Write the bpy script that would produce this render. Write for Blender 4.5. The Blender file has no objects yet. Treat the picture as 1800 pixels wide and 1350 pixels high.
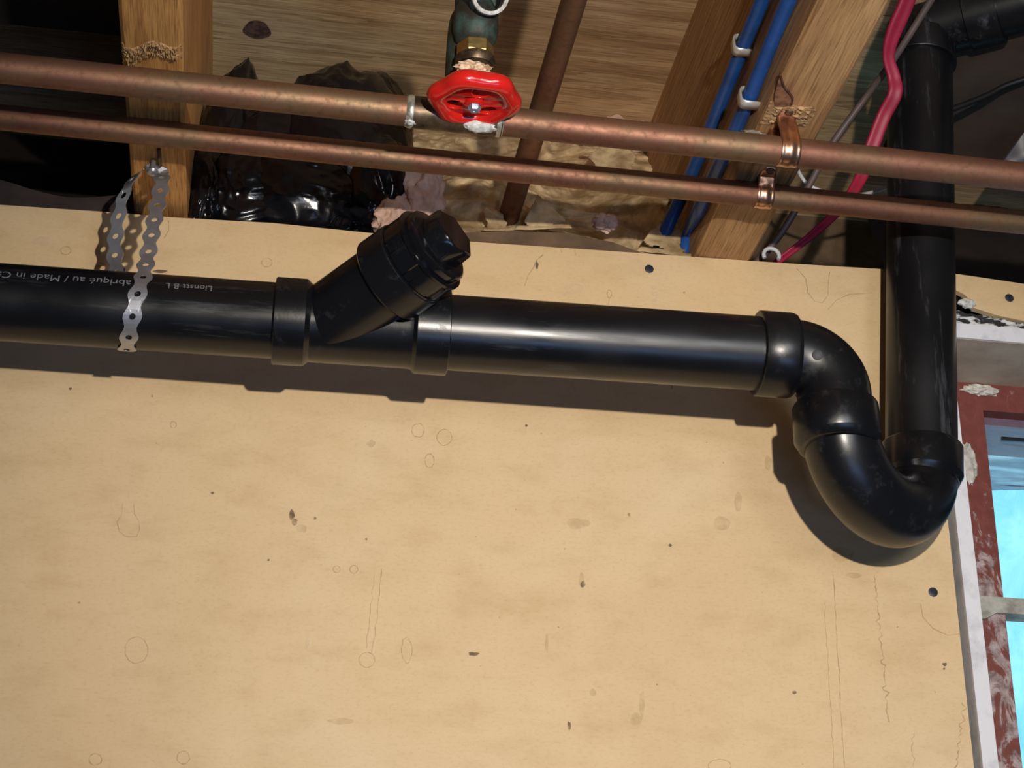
import bpy, bmesh, math, random
from mathutils import Vector, Matrix, noise
random.seed(7); noise.seed_set(7)
PI = math.pi
SC = bpy.context.scene
COL = SC.collection

# ------------------------------------------------------------------ camera
F = 3080.0
def _basis(f, s, n=(-530.0, 1535.0)):
    Y = Vector((n[0], n[1], f)).normalized()
    X = Vector((1, s, -(Y.x + s*Y.y)/Y.z)).normalized()
    Z = X.cross(Y)
    if Z.y > 0: Z = -Z
    return X, Y, Z
CX, CY, CZ = _basis(F, .081)
CAM = Vector((0, -1.3, 1.45))
right = Vector((CX.x, CY.x, CZ.x)); down = Vector((CX.y, CY.y, CZ.y)); fwd = Vector((CX.z, CY.z, CZ.z))
cd = bpy.data.cameras.new('camera'); co = bpy.data.objects.new('camera', cd); COL.objects.link(co)
M = Matrix.Identity(4)
for i in range(3):
    M[i][0] = right[i]; M[i][1] = -down[i]; M[i][2] = -fwd[i]; M[i][3] = CAM[i]
co.matrix_world = M
cd.sensor_width = 36; cd.lens = F/1800*36; cd.clip_start = .02
SC.camera = co

# ------------------------------------------------------------------ light
SC.view_settings.view_transform = 'Standard'; SC.view_settings.look = 'None'
SC.view_settings.exposure = 0.0; SC.view_settings.gamma = 1
SC.view_settings.use_curve_mapping = False
W = bpy.data.worlds.new('world'); SC.world = W; W.use_nodes = True
W.node_tree.nodes['Background'].inputs[0].default_value = (.50, .50, .56, 1)
W.node_tree.nodes['Background'].inputs[1].default_value = .072
def lamp(name, kind, loc, energy, color, target=None, **k):
    d = bpy.data.lights.new(name, kind); d.energy = energy; d.color = color
    for a, v in k.items(): setattr(d, a, v)
    o = bpy.data.objects.new(name, d); COL.objects.link(o); o.location = loc
    if target is not None:
        o.rotation_euler = (Vector(target)-Vector(loc)).to_track_quat('-Z', 'Y').to_euler()
    return o
# hand-held work lamp that throws the hard shadows
lamp('work_lamp', 'SPOT', (.215, -1.3, 1.79), 57, (1, .915, .80), (.30, 0, 1.98),
     shadow_soft_size=.012, spot_size=math.radians(74), spot_blend=1.0)
# daylight from a basement window in the wall behind the photographer
lamp('daylight_window', 'AREA', (.66, -2.1, 1.85), 7, (.84, .90, 1), (.3, 0, 2.08), shape='RECTANGLE', size=.42, size_y=.50)
# dimmer blue daylight from lower down, behind the photographer's right side
lamp('daylight_window', 'AREA', (.62, -1.75, .62), 5, (.30, .52, 1), (.3, 0, 2.1), shape='RECTANGLE', size=1.0, size_y=.35)

# ------------------------------------------------------------------ pixel rays onto real planes
def at(px, py, **k):
    r = right*(px-900) + down*(py-675) + fwd*F
    (a, v), = k.items(); i = 'xyz'.index(a)
    return CAM + r*((v-CAM[i])/r[i])

# ------------------------------------------------------------------ object helpers
def tag(o, label=None, cat=None, group=None, kind=None):
    if label: o['label'] = label
    if cat: o['category'] = cat
    if group: o['group'] = group
    if kind: o['kind'] = kind
    return o
def empty(name, loc, label=None, cat=None, group=None):
    o = bpy.data.objects.new(name, None); COL.objects.link(o); o.location = loc; o.empty_display_size = .02
    return tag(o, label, cat, group)
def link(name, me, mat, parent=None, sharp=35):
    o = bpy.data.objects.new(name, me); COL.objects.link(o)
    if mat: me.materials.append(mat)
    if sharp:
        for p in me.polygons: p.use_smooth = True
        me.set_sharp_from_angle(angle=math.radians(sharp))
    if parent:
        o.parent = parent
        q = parent; off = Vector((0, 0, 0))
        while q: off += q.location; q = q.parent
        me.transform(Matrix.Translation(-off))
    return o
def obj(name, bm, mat, parent=None, sharp=35):
    bmesh.ops.recalc_face_normals(bm, faces=bm.faces)
    me = bpy.data.meshes.new(name); bm.to_mesh(me); bm.free()
    return link(name, me, mat, parent, sharp)
def own(o):
    """put a top-level mesh's origin at the centre of its shape"""
    me = o.data; c = sum((v.co for v in me.vertices), Vector())/len(me.vertices)
    me.transform(Matrix.Translation(-c)); o.location = c; return o
def box(bm, lo, hi, bev=0):
    r = bmesh.ops.create_cube(bm, size=1)
    vs = r['verts']
    for v in vs:
        v.co = Vector([(lo[i]+hi[i])/2 + v.co[i]*(hi[i]-lo[i]) for i in range(3)])
    if bev:
        es = list({e for v in vs for e in v.link_edges})
        bmesh.ops.bevel(bm, geom=es, offset=bev, segments=2, affect='EDGES')
def frames(pts, up=Vector((0, 0, 1))):
    out = []; n = None
    for i, p in enumerate(pts):
        a = pts[max(i-1, 0)]; b = pts[min(i+1, len(pts)-1)]
        t = (b-a).normalized()
        if n is None:
            n = up - t*up.dot(t)
            if n.length < .05: n = Vector((0, 1, 0)) - t*t.y
        else: n = n - t*n.dot(t)
        n.normalize(); out.append((p, t, n, t.cross(n)))
    return out
def tube(bm, pts, rad, seg=24, cap=True, sec=None):
    pts = [Vector(p) for p in pts]
    fr = frames(pts); rings = []
    for i, (p, t, n, b) in enumerate(fr):
        r = rad[i] if isinstance(rad, (list, tuple)) else rad
        ring = []
        for k in range(seg):
            a = 2*PI*k/seg
            x, y = (math.cos(a), math.sin(a)) if not sec else sec(a)
            ring.append(bm.verts.new(p + n*x*r + b*y*r))
        rings.append(ring)
    for i in range(len(rings)-1):
        for k in range(seg):
            bm.faces.new((rings[i][k], rings[i][(k+1) % seg], rings[i+1][(k+1) % seg], rings[i+1][k]))
    if cap:
        bm.faces.new(rings[0][::-1]); bm.faces.new(rings[-1])
def lathe(bm, o, d, prof, seg=48, cap=True, rfn=None):
    """prof = [(distance along d, radius)]"""
    o = Vector(o); d = Vector(d).normalized()
    n = Vector((0, 0, 1)) - d*d.z
    if n.length < .1: n = Vector((1, 0, 0)) - d*d.x
    n.normalize(); b = d.cross(n); rings = []
    for s, r in prof:
        rings.append([bm.verts.new(o + d*s + (n*math.cos(2*PI*k/seg) + b*math.sin(2*PI*k/seg))*(r*(rfn(2*PI*k/seg, s) if rfn else 1))) for k in range(seg)])
    for i in range(len(rings)-1):
        for k in range(seg):
            bm.faces.new((rings[i][k], rings[i][(k+1) % seg], rings[i+1][(k+1) % seg], rings[i+1][k]))
    if cap:
        bm.faces.new(rings[0][::-1]); bm.faces.new(rings[-1])
def smooth(ctrl, n=12):
    P = [Vector(c) for c in ctrl]; P = [P[0]*2-P[1]] + P + [P[-1]*2-P[-2]]; out = []
    for i in range(1, len(P)-2):
        for k in range(n):
            t = k/n; a, b, c, d = P[i-1:i+3]
            out.append(.5*((2*b) + (c-a)*t + (2*a-5*b+4*c-d)*t*t + (3*b-a-3*c+d)*t**3))
    out.append(P[-2]); return out
def prism(bm, pts, y0, y1):
    """polygon in x-z extruded in y"""
    a = [bm.verts.new((x, y0, z)) for x, z in pts]; b = [bm.verts.new((x, y1, z)) for x, z in pts]
    bm.faces.new(a); bm.faces.new(b[::-1])
    for i in range(len(pts)):
        j = (i+1) % len(pts); bm.faces.new((a[i], b[i], b[j], a[j]))
def lump(bm, c, size, sub=4, amp=.2, fr=3.0, ridge=False, seed=0, rot=None, octv=4):
    r = bmesh.ops.create_icosphere(bm, subdivisions=sub, radius=1)
    for v in r['verts']:
        n = v.co.normalized(); q = n*fr + Vector((seed*3.1, seed*1.7, seed))
        if ridge:
            w = q + noise.noise_vector(q*.8)*.6
            h = 0; a = 1
            for k in range(octv):
                h += a*(1-2*abs(noise.noise(w))); w = w*2.03; a *= .5
            h *= .5
        else:
            h = noise.fractal(q, 1.0, 2.0, octv)
        p = n*(1+amp*h); p = Vector((p.x*size[0], p.y*size[1], p.z*size[2]))
        if rot: p = rot @ p
        v.co = Vector(c)+p
def sheet(bm, fn, nu, nv, amp, fr, seed=0, ridge=True, thick=0):
    """fn(u,v) -> point ; displaced by folded noise"""
    g = []
    for i in range(nu+1):
        row = []
        for j in range(nv+1):
            u, v = i/nu, j/nv; p = Vector(fn(u, v)); q = p*fr + Vector((seed, seed*2, seed*3))
            w = q + noise.noise_vector(q*.7)*.8; h = 0; a = 1
            for k in range(4):
                x = noise.noise(w); h += a*((1-2*abs(x)) if ridge else x); w = w*2.1; a *= .45
            d = noise.noise_vector(q*.5)
            row.append(bm.verts.new(p + (Vector((.2, -1, -.35)) * h + d*.7)*amp))
        g.append(row)
    for i in range(nu):
        for j in range(nv):
            bm.faces.new((g[i][j], g[i+1][j], g[i+1][j+1], g[i][j+1]))
def text_mesh(s, size):
    c = bpy.data.curves.new('t', 'FONT'); c.body = s; c.size = size; c.resolution_u = 3
    o = bpy.data.objects.new('t', c); COL.objects.link(o)
    bpy.context.view_layer.update()
    me = bpy.data.meshes.new_from_object(o.evaluated_get(bpy.context.evaluated_depsgraph_get()))
    bpy.data.objects.remove(o); bpy.data.curves.remove(c)
    return me

# ------------------------------------------------------------------ materials
def nt(name):
    m = bpy.data.materials.new(name); m.use_nodes = True; t = m.node_tree
    return m, t, t.nodes['Principled BSDF']
def add(t, typ, **k):
    n = t.nodes.new(typ)
    for a, v in k.items():
        if hasattr(n, a): setattr(n, a, v)
    return n
def setin(n, **k):
    for a, v in k.items(): n.inputs[a.replace('_', ' ')].default_value = v
def ramp(t, src, stops):
    r = add(t, 'ShaderNodeValToRGB'); e = r.color_ramp.elements
    while len(e) < len(stops): e.new(.5)
    for x, (p, c) in zip(e, stops): x.position = p; x.color = (*c, 1) if len(c) == 3 else c
    t.links.new(src, r.inputs[0]); return r.outputs[0]
def nz(t, scale, detail=4, rough=.55, stretch=None, dist=0, loc=(0, 0, 0)):
    tc = add(t, 'ShaderNodeNewGeometry'); mp = add(t, 'ShaderNodeMapping')
    t.links.new(tc.outputs['Position'], mp.inputs[0])
    if stretch: mp.inputs['Scale'].default_value = stretch
    mp.inputs['Location'].default_value = loc
    n = add(t, 'ShaderNodeTexNoise'); setin(n, Scale=scale, Detail=detail, Roughness=rough, Distortion=dist)
    t.links.new(mp.outputs[0], n.inputs[0]); return n.outputs[0]
def mix(t, a, b, f, mode='MIX'):
    m = add(t, 'ShaderNodeMix', data_type='RGBA', blend_type=mode)
    for s, v in ((0, f), (6, a), (7, b)):
        if hasattr(v, 'is_linked'): t.links.new(v, m.inputs[s])
        else: m.inputs[s].default_value = v if s == 0 else (*v, 1)
    return m.outputs[2]
def bump(t, b, h, st=.3, d=.001):
    n = add(t, 'ShaderNodeBump'); n.inputs['Strength'].default_value = st; n.inputs['Distance'].default_value = d
    t.links.new(h, n.inputs['Height']); t.links.new(n.outputs[0], b.inputs['Normal'])
def plain(name, col, rough=.5, metal=0, var=.25, scale=60, bmp=.15, bd=.0005, coat=0, spec=.5):
    m, t, b = nt(name)
    n = nz(t, scale)
    c = ramp(t, n, [(.3, tuple(x*(1-var) for x in col)), (.7, tuple(min(1, x*(1+var)) for x in col))])
    t.links.new(c, b.inputs['Base Color']); setin(b, Roughness=rough, Metallic=metal)
    b.inputs['Coat Weight'].default_value = coat; b.inputs['Specular IOR Level'].default_value = spec
    if bmp: bump(t, b, n, bmp, bd)
    return m
def two(name, c1, c2, scale, rough=.6, metal=0, lo=.4, hi=.6, detail=6, stretch=None, bmp=.3, bd=.001, dist=0):
    m, t, b = nt(name); n = nz(t, scale, detail, .6, stretch, dist)
    t.links.new(ramp(t, n, [(lo, c1), (hi, c2)]), b.inputs['Base Color'])
    setin(b, Roughness=rough, Metallic=metal); bump(t, b, n, bmp, bd); return m
def wood(name, c1, c2, c3, axis, scale=1, rough=.7, bd=.0012):
    m, t, b = nt(name)
    s = [1, 1, 1]; s['xyz'.index(axis)] = .06
    fine = nz(t, 260*scale, 5, .65, s, .3)
    big = nz(t, 22*scale, 3, .5, s, 1.2)
    blot = nz(t, 9, 3, .5)
    tc = add(t, 'ShaderNodeNewGeometry'); mp = add(t, 'ShaderNodeMapping'); t.links.new(tc.outputs['Position'], mp.inputs[0])
    mp.inputs['Scale'].default_value = s
    wv = add(t, 'ShaderNodeTexWave', wave_type='RINGS', rings_direction='XYZ'['XYZ'.index(axis.upper())], wave_profile='SAW')
    setin(wv, Scale=34*scale, Distortion=5.5, Detail=3, Detail_Scale=1.6); t.links.new(mp.outputs[0], wv.inputs[0])
    a = ramp(t, wv.outputs[1], [(.0, c1), (.55, c2), (1, c3)])
    c = mix(t, a, ramp(t, big, [(.35, c3), (.65, c1)]), .45)
    c = mix(t, c, ramp(t, fine, [(.3, (.55, .5, .45)), (.6, (1, 1, 1))]), .55, 'MULTIPLY')
    c = mix(t, c, ramp(t, blot, [(.35, (.72, .62, .52)), (.6, (1, 1, 1))]), .6, 'MULTIPLY')
    setin(b, Roughness=rough)
    gl = nz(t, 620*scale, 3, .6, [x if x == 1 else .035 for x in s], .15)
    c = mix(t, c, ramp(t, gl, [(.34, (.50, .44, .38)), (.50, (1, 1, 1)), (.68, (1.22, 1.2, 1.16))]), .75, 'MULTIPLY')
    t.links.new(c, b.inputs['Base Color'])
    h = mix(t, mix(t, fine, wv.outputs[1], .4), gl, .5)
    bump(t, b, h, .5, bd); return m

def hardboard():
    m, t, b = nt('tan_hardboard')
    base = (.68, .495, .28)
    big = nz(t, 5, 4, .6, None, .6); mid = nz(t, 34, 5, .6, (.6, 1, 1.3)); fib = nz(t, 480, 4, .7, (.5, 1, 1)); sp = nz(t, 150, 2, .5)
    c = mix(t, base, ramp(t, big, [(.35, (.63, .45, .245)), (.5, (.68, .495, .28)), (.68, (.71, .54, .33))]), .6)
    c = mix(t, c, ramp(t, mid, [(.3, (.86, .82, .76)), (.5, (1, 1, 1)), (.72, (1.05, 1.05, 1.07))]), .6, 'MULTIPLY')
    c = mix(t, c, ramp(t, fib, [(.3, (.80, .76, .70)), (.5, (1, 1, 1))]), .45, 'MULTIPLY')
    c = mix(t, c, ramp(t, sp, [(.225, (.30, .22, .14)), (.26, (1, 1, 1))]), .6, 'MULTIPLY')
    t.links.new(c, b.inputs['Base Color']); setin(b, Roughness=.62)
    b.inputs['Specular IOR Level'].default_value = .3
    bump(t, b, fib, .25, .0004); return m

def abs_plastic(name, rough=.27, scuff=1.0, ax='x'):
    m, t, b = nt(name)
    s = {'x': (.12, 1, 1), 'z': (1, 1, .12), 'n': (1, 1, 1)}[ax]
    n = nz(t, 60, 6, .7, s); n2 = nz(t, 14, 3, .5); n3 = nz(t, 420, 3, .6, s)
    c = mix(t, (.0045, .0050, .0068), ramp(t, n, [(.57, (0, 0, 0)), (.74, (.06, .06, .066))]), .5*scuff, 'ADD')
    t.links.new(c, b.inputs['Base Color'])
    r = mix(t, ramp(t, n2, [(.35, (rough*.8,)*3), (.7, (rough*1.35,)*3)]), ramp(t, n, [(.55, (0, 0, 0)), (.75, (.3, .3, .3))]), .5, 'ADD')
    t.links.new(r, b.inputs['Roughness'])
    b.inputs['Specular IOR Level'].default_value = .5
    bump(t, b, n3, .10, .0003); return m

def copper(name, axis='x', dark=1.0):
    m, t, b = nt(name)
    big = nz(t, 16, 4, .6, (.35, 1, 1) if axis == 'x' else (1, .35, 1), .5); sm = nz(t, 170, 5, .65); gr = nz(t, 9, 3, .5, None, 1, (4, 2, 1))
    c = ramp(t, big, [(.33, (.36*dark, .15*dark, .095*dark)), (.5, (.50*dark, .235*dark, .145*dark)), (.66, (.56*dark, .31*dark, .17*dark))])
    c = mix(t, c, (.40*dark, .30*dark, .16*dark), ramp(t, gr, [(.5, (0, 0, 0)), (.66, (.75, .75, .75))]))
    c = mix(t, c, ramp(t, sm, [(.28, (.45, .4, .4)), (.5, (1, 1, 1))]), .55, 'MULTIPLY')
    t.links.new(c, b.inputs['Base Color']); setin(b, Metallic=.70)
    t.links.new(ramp(t, sm, [(.3, (.62,)*3), (.7, (.46,)*3)]), b.inputs['Roughness'])
    bump(t, b, sm, .15, .0003); return m

M_panel = hardboard()
M_abs = abs_plastic('black_abs_pipe', .31, 1.2, 'x')
M_absv = abs_plastic('black_abs_upright', .36, 2.2, 'z')
M_absf = abs_plastic('black_abs_fitting', .28, .6, 'n')
M_absg = abs_plastic('black_glossy_plug', .13, .2, 'n')
M_copper = copper('aged_copper', 'x', .52); M_copper2 = copper('red_aged_copper', 'x', .48); M_coppery = copper('dull_copper', 'y', .42)
M_clip = plain('bright_copper', (.66, .38, .25), .32, 1, .25, 120, .3)
M_joist = wood('joist_wood', (.66, .345, .105), (.78, .43, .145), (.44, .20, .055), 'y', 1.6)
M_joist2 = wood('brown_joist_wood', (.52, .31, .14), (.60, .37, .18), (.33, .17, .07), 'y', 1.2)
M_sub = wood('subfloor_board_wood', (.66, .46, .25), (.76, .54, .31), (.36, .22, .10), 'x', 1.3)
M_plate = two('brown_plate', (.10, .062, .035), (.16, .10, .055), 30, .8)
M_steel = plain('galvanised_steel', (.46, .475, .52), .36, .78, .15, 90, .12)
M_staple = plain('staple_steel', (.74, .73, .70), .35, .6, .1)
M_blue = plain('blue_tubing', (.012, .075, .30), .34, 0, .25, 40)
M_red = plain('red_enamel', (.62, .016, .012), .17, 0, .12, 60, .05, coat=.4)
M_brass = two('yellow_brass', (.48, .33, .12), (.68, .50, .20), 120, .34, .9)
M_bronze = two('tarnished_bronze', (.075, .05, .032), (.20, .14, .085), 90, .42, .75)
M_verd = two('green_bronze', (.035, .032, .024), (.055, .115, .10), 70, .6, .3, .45, .68)
M_lime = two('white_mineral_crust', (.38, .36, .30), (.78, .80, .80), 220, .8, 0, .35, .65)
M_solder = two('grey_solder', (.30, .30, .25), (.72, .68, .56), 160, .4, .7)
M_rust = two('tan_crust', (.42, .22, .12), (.80, .62, .44), 380, .9, 0, .4, .6, bmp=.8)
M_screw = plain('dark_screw', (.045, .05, .065), .5, .6, .3, 300)
M_rustscrew = two('rusty_screw', (.06, .035, .02), (.16, .09, .05), 400, .7, .5)
M_bag = plain('black_polythene', (.004, .004, .006), .19, 0, .3, 26, .35, .003)
M_paper = two('kraft_paper', (.30, .20, .095), (.72, .55, .32), 34, .75, 0, .38, .66, 6, None, .5)
M_pink = two('pink_glass_wool', (.50, .31, .24), (.74, .52, .42), 55, .95, 0, .35, .65, 8, None, .9, .003)
M_dark = two('near_black_sheet', (.010, .006, .005), (.022, .014, .011), 14, .75, 0, .4, .7)  # even near-black; in the right bay it stands in for shade
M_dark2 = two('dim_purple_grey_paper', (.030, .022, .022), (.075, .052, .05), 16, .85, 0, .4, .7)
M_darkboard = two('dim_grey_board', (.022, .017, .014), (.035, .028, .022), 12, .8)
M_cable = plain('pink_red_cable_jacket', (.32, .012, .045), .5, 0, .15, 60, .1)
M_cable2 = plain('grey_brown_cable', (.105, .075, .07), .5, 0, .2, 60)
M_black = plain('black_rubber', (.008, .008, .009), .5)
M_white = plain('white_plastic', (.62, .62, .64), .45, 0, .1)
M_trim = two('white_painted_trim', (.52, .52, .56), (.72, .72, .76), 60, .6, 0, .25, .5, bmp=.2)
M_soffit = two('dusty_beige_board', (.40, .32, .235), (.52, .44, .34), 22, .7)
M_plaster = two('cracked_white_plaster', (.02, .02, .022), (.66, .66, .66), 85, .85, 0, .44, .50, 6, (.6, 1, 1.6), .9, .003)
M_foam = two('pale_sealant', (.42, .38, .33), (.70, .68, .62), 140, .9, 0, .35, .6, bmp=.8, bd=.003)
M_film = None
M_masonry = two('dark_masonry', (.05, .04, .035), (.09, .075, .06), 18, .9)
M_muntin = two('grey_bar', (.25, .24, .20), (.46, .45, .40), 60, .7)
M_knot = two('dark_knot', (.035, .012, .008), (.12, .05, .028), 160, .8)
M_torn = two('torn_splintered_wood', (.30, .15, .055), (.66, .41, .18), 330, .85, 0, .30, .62, 6, None, .9, .004)
M_print = plain('grey_print', (.17, .17, .19), .6, 0, .35, 500, 0)
M_lint = two('grey_lint', (.12, .10, .08), (.34, .30, .26), 200, .95)

def red_frame_mat():
    m, t, b = nt('chipped_red_paint')
    n = nz(t, 38, 7, .7, (1.4, 1, .8), 1.0); n2 = nz(t, 90, 5, .6)
    tc = add(t, 'ShaderNodeNewGeometry'); sx = add(t, 'ShaderNodeSeparateXYZ'); t.links.new(tc.outputs['Position'], sx.inputs[0])
    # the bare chipped patches lie lower down on the frame
    mr = add(t, 'ShaderNodeMapRange'); mr.inputs[1].default_value = 2.10; mr.inputs[2].default_value = 2.00
    mr.inputs[3].default_value = -.14; mr.inputs[4].default_value = .05; t.links.new(sx.outputs[2], mr.inputs[0])
    ad = add(t, 'ShaderNodeMath', operation='ADD'); t.links.new(n, ad.inputs[0]); t.links.new(mr.outputs[0], ad.inputs[1])
    paint = ramp(t, n2, [(.3, (.15, .036, .028)), (.7, (.21, .055, .042))])
    c = mix(t, paint, ramp(t, n2, [(.35, (.18, .13, .12)), (.62, (.55, .47, .46))]), ramp(t, ad.outputs[0], [(.52, (0, 0, 0)), (.60, (.85, .85, .85))]))
    t.links.new(c, b.inputs['Base Color']); setin(b, Roughness=.5); bump(t, b, ad.outputs[0], .5, .0015); return m
M_frame = red_frame_mat()
def glass_mat():
    m, t, b = nt('window_glass'); t.nodes.remove(b)
    tp = add(t, 'ShaderNodeBsdfTransparent'); tp.inputs[0].default_value = (.88, .97, 1, 1)
    gl = add(t, 'ShaderNodeBsdfGlossy'); gl.inputs['Roughness'].default_value = .05
    fr = add(t, 'ShaderNodeFresnel'); mx = add(t, 'ShaderNodeMixShader')
    t.links.new(fr.outputs[0], mx.inputs[0]); t.links.new(tp.outputs[0], mx.inputs[1]); t.links.new(gl.outputs[0], mx.inputs[2])
    t.links.new(mx.outputs[0], t.nodes['Material Output'].inputs[0]); return m
M_glass = glass_mat()
def stain_mat(name, col, alpha):
    m, t, b = nt(name); b.inputs['Base Color'].default_value = (*col, 1); setin(b, Roughness=.8); 
    n = nz(t, 120, 4)
    t.links.new(ramp(t, n, [(.35, (alpha*.35,)*3), (.6, (alpha,)*3)]), b.inputs['Alpha']); return m
M_stain = stain_mat('water_mark', (.40, .27, .14), .42)
M_stain2 = stain_mat('soft_smudge', (.50, .35, .18), .20)
M_dirt = stain_mat('dark_smear', (.12, .08, .05), .7)
M_chalk = stain_mat('pale_rub', (.85, .70, .52), .30)

# ------------------------------------------------------------------ wall panel
def xz(px, py): p = at(px, py, y=0); return (p.x, p.z)
out = [(-.75, 2.225)] + [xz(*q) for q in ((0, 360), (210, 374), (300, 382), (480, 392), (655, 410), (829, 425), (1040, 439), (1240, 453), (1400, 464), (1533, 472), (1600, 476), (1678, 481), (1720, 487), (1800, 499))]
out += [(.95, 2.252), (.95, 2.205)] + [xz(*q) for q in ((1800, 564), (1755, 555), (1711, 541), (1705, 528), (1696, 518), (1678, 509), (1650, 506))] + [(.5640, 2.17), (.5640, 1.25), (-.75, 1.25)]
bm = bmesh.new(); prism(bm, out, 0, .006)
wall = obj('wall_back', bm, M_panel, sharp=20); tag(wall, 'smooth tan hardboard sheet covering the wall below the joists', 'wall', kind='structure')

def ribbon(bm, pts, w, y=-.0006):
    P = [Vector((p[0], y, p[1])) for p in pts]; prev = None
    for i, p in enumerate(P):
        t = (P[min(i+1, len(P)-1)]-P[max(i-1, 0)]).normalized(); n = Vector((-t.z, 0, t.x))*w*(.4+.9*random.random())/2
        a, b = bm.verts.new(p+n), bm.verts.new(p-n)
        if prev: bm.faces.new((prev[0], prev[1], b, a))
        prev = (a, b)
def ring(cx, cy, rx, ry, wob=.1, n=40, skip=0):
    s = random.random()*50
    return [xz(cx+rx*math.cos(2*PI*k/n)*(1+wob*noise.noise(Vector((k*.45, s, 0)))), cy+ry*math.sin(2*PI*k/n)*(1+wob*noise.noise(Vector((k*.45, s, 3))))) for k in range(n+1-skip)]
def wavy(a, b, n, amp):
    s = random.random()*60
    return [xz(a[0]+(b[0]-a[0])*k/n+amp*noise.noise(Vector((k*.55, s, 0)))*2, a[1]+(b[1]-a[1])*k/n) for k in range(n+1)]
bm = bmesh.new()
for c in [(240, 1143, 20, 23), (781, 769, 13, 14), (735, 757, 11, 12), (645, 1160, 14, 13), (168, 1335, 11, 10), (322, 1332, 11, 11), (592, 1001, 6, 6), (116, 441, 9, 7), (469, 462, 9, 8), (305, 747, 5, 6), (622, 1001, 7, 7), (755, 810, 8, 12)]:
    ribbon(bm, ring(*c), .0007)
ribbon(bm, [xz(*q) for q in ((216, 885), (214, 905), (206, 918), (210, 935), (222, 944), (240, 944), (246, 930), (244, 915), (237, 905), (235, 885))], .0007)
ribbon(bm, wavy((672, 1000), (654, 1148), 20, 1.5), .0006); ribbon(bm, wavy((658, 1010), (644, 1140), 20, 1.5), .0005)
ribbon(bm, ring(715, 1143, 9, 22, .3), .0006)
ribbon(bm, wavy((1537, 1010), (1562, 1270), 60, 5), .0010)
ribbon(bm, wavy((1464, 1010), (1484, 1350), 40, 1.0), .0008); ribbon(bm, wavy((1449, 1060), (1466, 1350), 40, 1.5), .0006)
ribbon(bm, wavy((1694, 1235), (1680, 1350), 30, 5), .0009); ribbon(bm, wavy((1604, 1290), (1606, 1350), 14, 4), .0007)
ribbon(bm, [xz(*q) for q in ((1618, 1062), (1622, 1085), (1640, 1105), (1665, 1117), (1690, 1114))], .0009)
ribbon(bm, [xz(*q) for q in ((1400, 472), (1416, 490), (1420, 515), (1432, 530), (1445, 533), (1455, 520), (1456, 497), (1458, 478))], .0008)
ribbon(bm, [xz(*q) for q in ((1455, 545), (1470, 528), (1492, 518), (1534, 515))], .0008)
ribbon(bm, ring(1265, 1346, 20, 11, .1), .0006)
ribbon(bm, [xz(*q) for q in ((955, 448), (943, 458), (938, 470), (928, 485), (922, 503))], .0009)
ribbon(bm, ring(1071, 517, 4, 7, .2, 16), .0008); ribbon(bm, [xz(1071, 524), xz(1069, 536)], .0006)
ribbon(bm, [xz(985, 437), xz(988, 445)], .0008); ribbon(bm, [xz(1010, 440), xz(1012, 450)], .0008)
ribbon(bm, [xz(*q) for q in ((296, 388), (297, 405), (288, 420))], .0009)
obj('water_marks', bm, M_stain, wall, 0)['label'] = 'brown water stain outlines'
def blot(bm, cx, cy, rx, ry, y=-.0008, wob=.35, n=22):
    s = random.random()*90; vs = []
    for k in range(n):
        a = 2*PI*k/n; r = 1+wob*noise.noise(Vector((math.cos(a)*1.3, math.sin(a)*1.3, s)))
        x, z = xz(cx+rx*r*math.cos(a), cy+ry*r*math.sin(a)); vs.append(bm.verts.new((x, y, z)))
    bm.faces.new(vs)
bm = bmesh.new()
for c in [(1128, 1240, 5, 24), (1117, 1264, 9, 12), (1042, 1217, 6, 7), (1298, 882, 7, 16), (1015, 920, 20, 10), (1500, 1012, 14, 5), (1022, 1020, 5, 14), (961, 1130, 3, 16), (1480, 975, 20, 12), (600, 1268, 22, 5), (530, 930, 10, 8), (1350, 815, 6, 14), (652, 780, 7, 7), (1270, 920, 14, 12)]:
    blot(bm, *c)
obj('smudges', bm, M_stain2, wall, 0)['label'] = 'faint brown smudges'
bm = bmesh.new()
for c in [(514, 905, 5, 9), (518, 918, 5, 6), (554, 912, 2.4, 2.4), (472, 985, 2, 2), (832, 1150, 9, 3), (374, 867, 3, 2), (1178, 959, 3, 3), (1024, 1028, 4, 6), (1396, 1218, 4, 3), (925, 749, 2.6, 2.6), (124, 684, 3, 2), (1001, 1275, 3, 7), (140, 1060, 2.4, 2), (644, 948, 2, 2), (282, 478, 12, 3), (944, 467, 3, 7), (1660, 1168, 4, 3), (1659, 1176, 2, 2)]:
    blot(bm, *c, y=-.001, wob=.5, n=14)
obj('dark_specks', bm, M_dirt, wall, 0)['label'] = 'dark dirt specks'
bm = bmesh.new()
for c in [(1151, 506, 6, 3), (1151, 517, 7, 4), (1151, 528, 6, 3), (75, 424, 16, 9), (1010, 508, 18, 9), (541, 1130, 4, 9)]: blot(bm, *c, y=-.0009)
obj('pale_rubs', bm, M_chalk, wall, 0)['label'] = 'pale rubbed marks'

# masonry behind the panel, plate and rim
bm = bmesh.new(); box(bm, (-1.0, .022, 1.0), (.578, .14, 2.235))
tag(obj('wall_masonry', bm, M_masonry, sharp=0), 'dark masonry wall behind the hardboard', 'wall', kind='structure')
bm = bmesh.new(); box(bm, (.578, .022, 2.206), (1.3, .14, 2.235))
tag(obj('wall_lintel', bm, M_masonry, sharp=0), 'dark masonry above the window', 'wall', kind='structure')
bm = bmesh.new(); box(bm, (-1.0, .30, 2.236), (1.3, .33, 2.6))
tag(obj('wall_rim', bm, M_plate, sharp=0), 'rim board closing the joist bays', 'wall', kind='structure')
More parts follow.
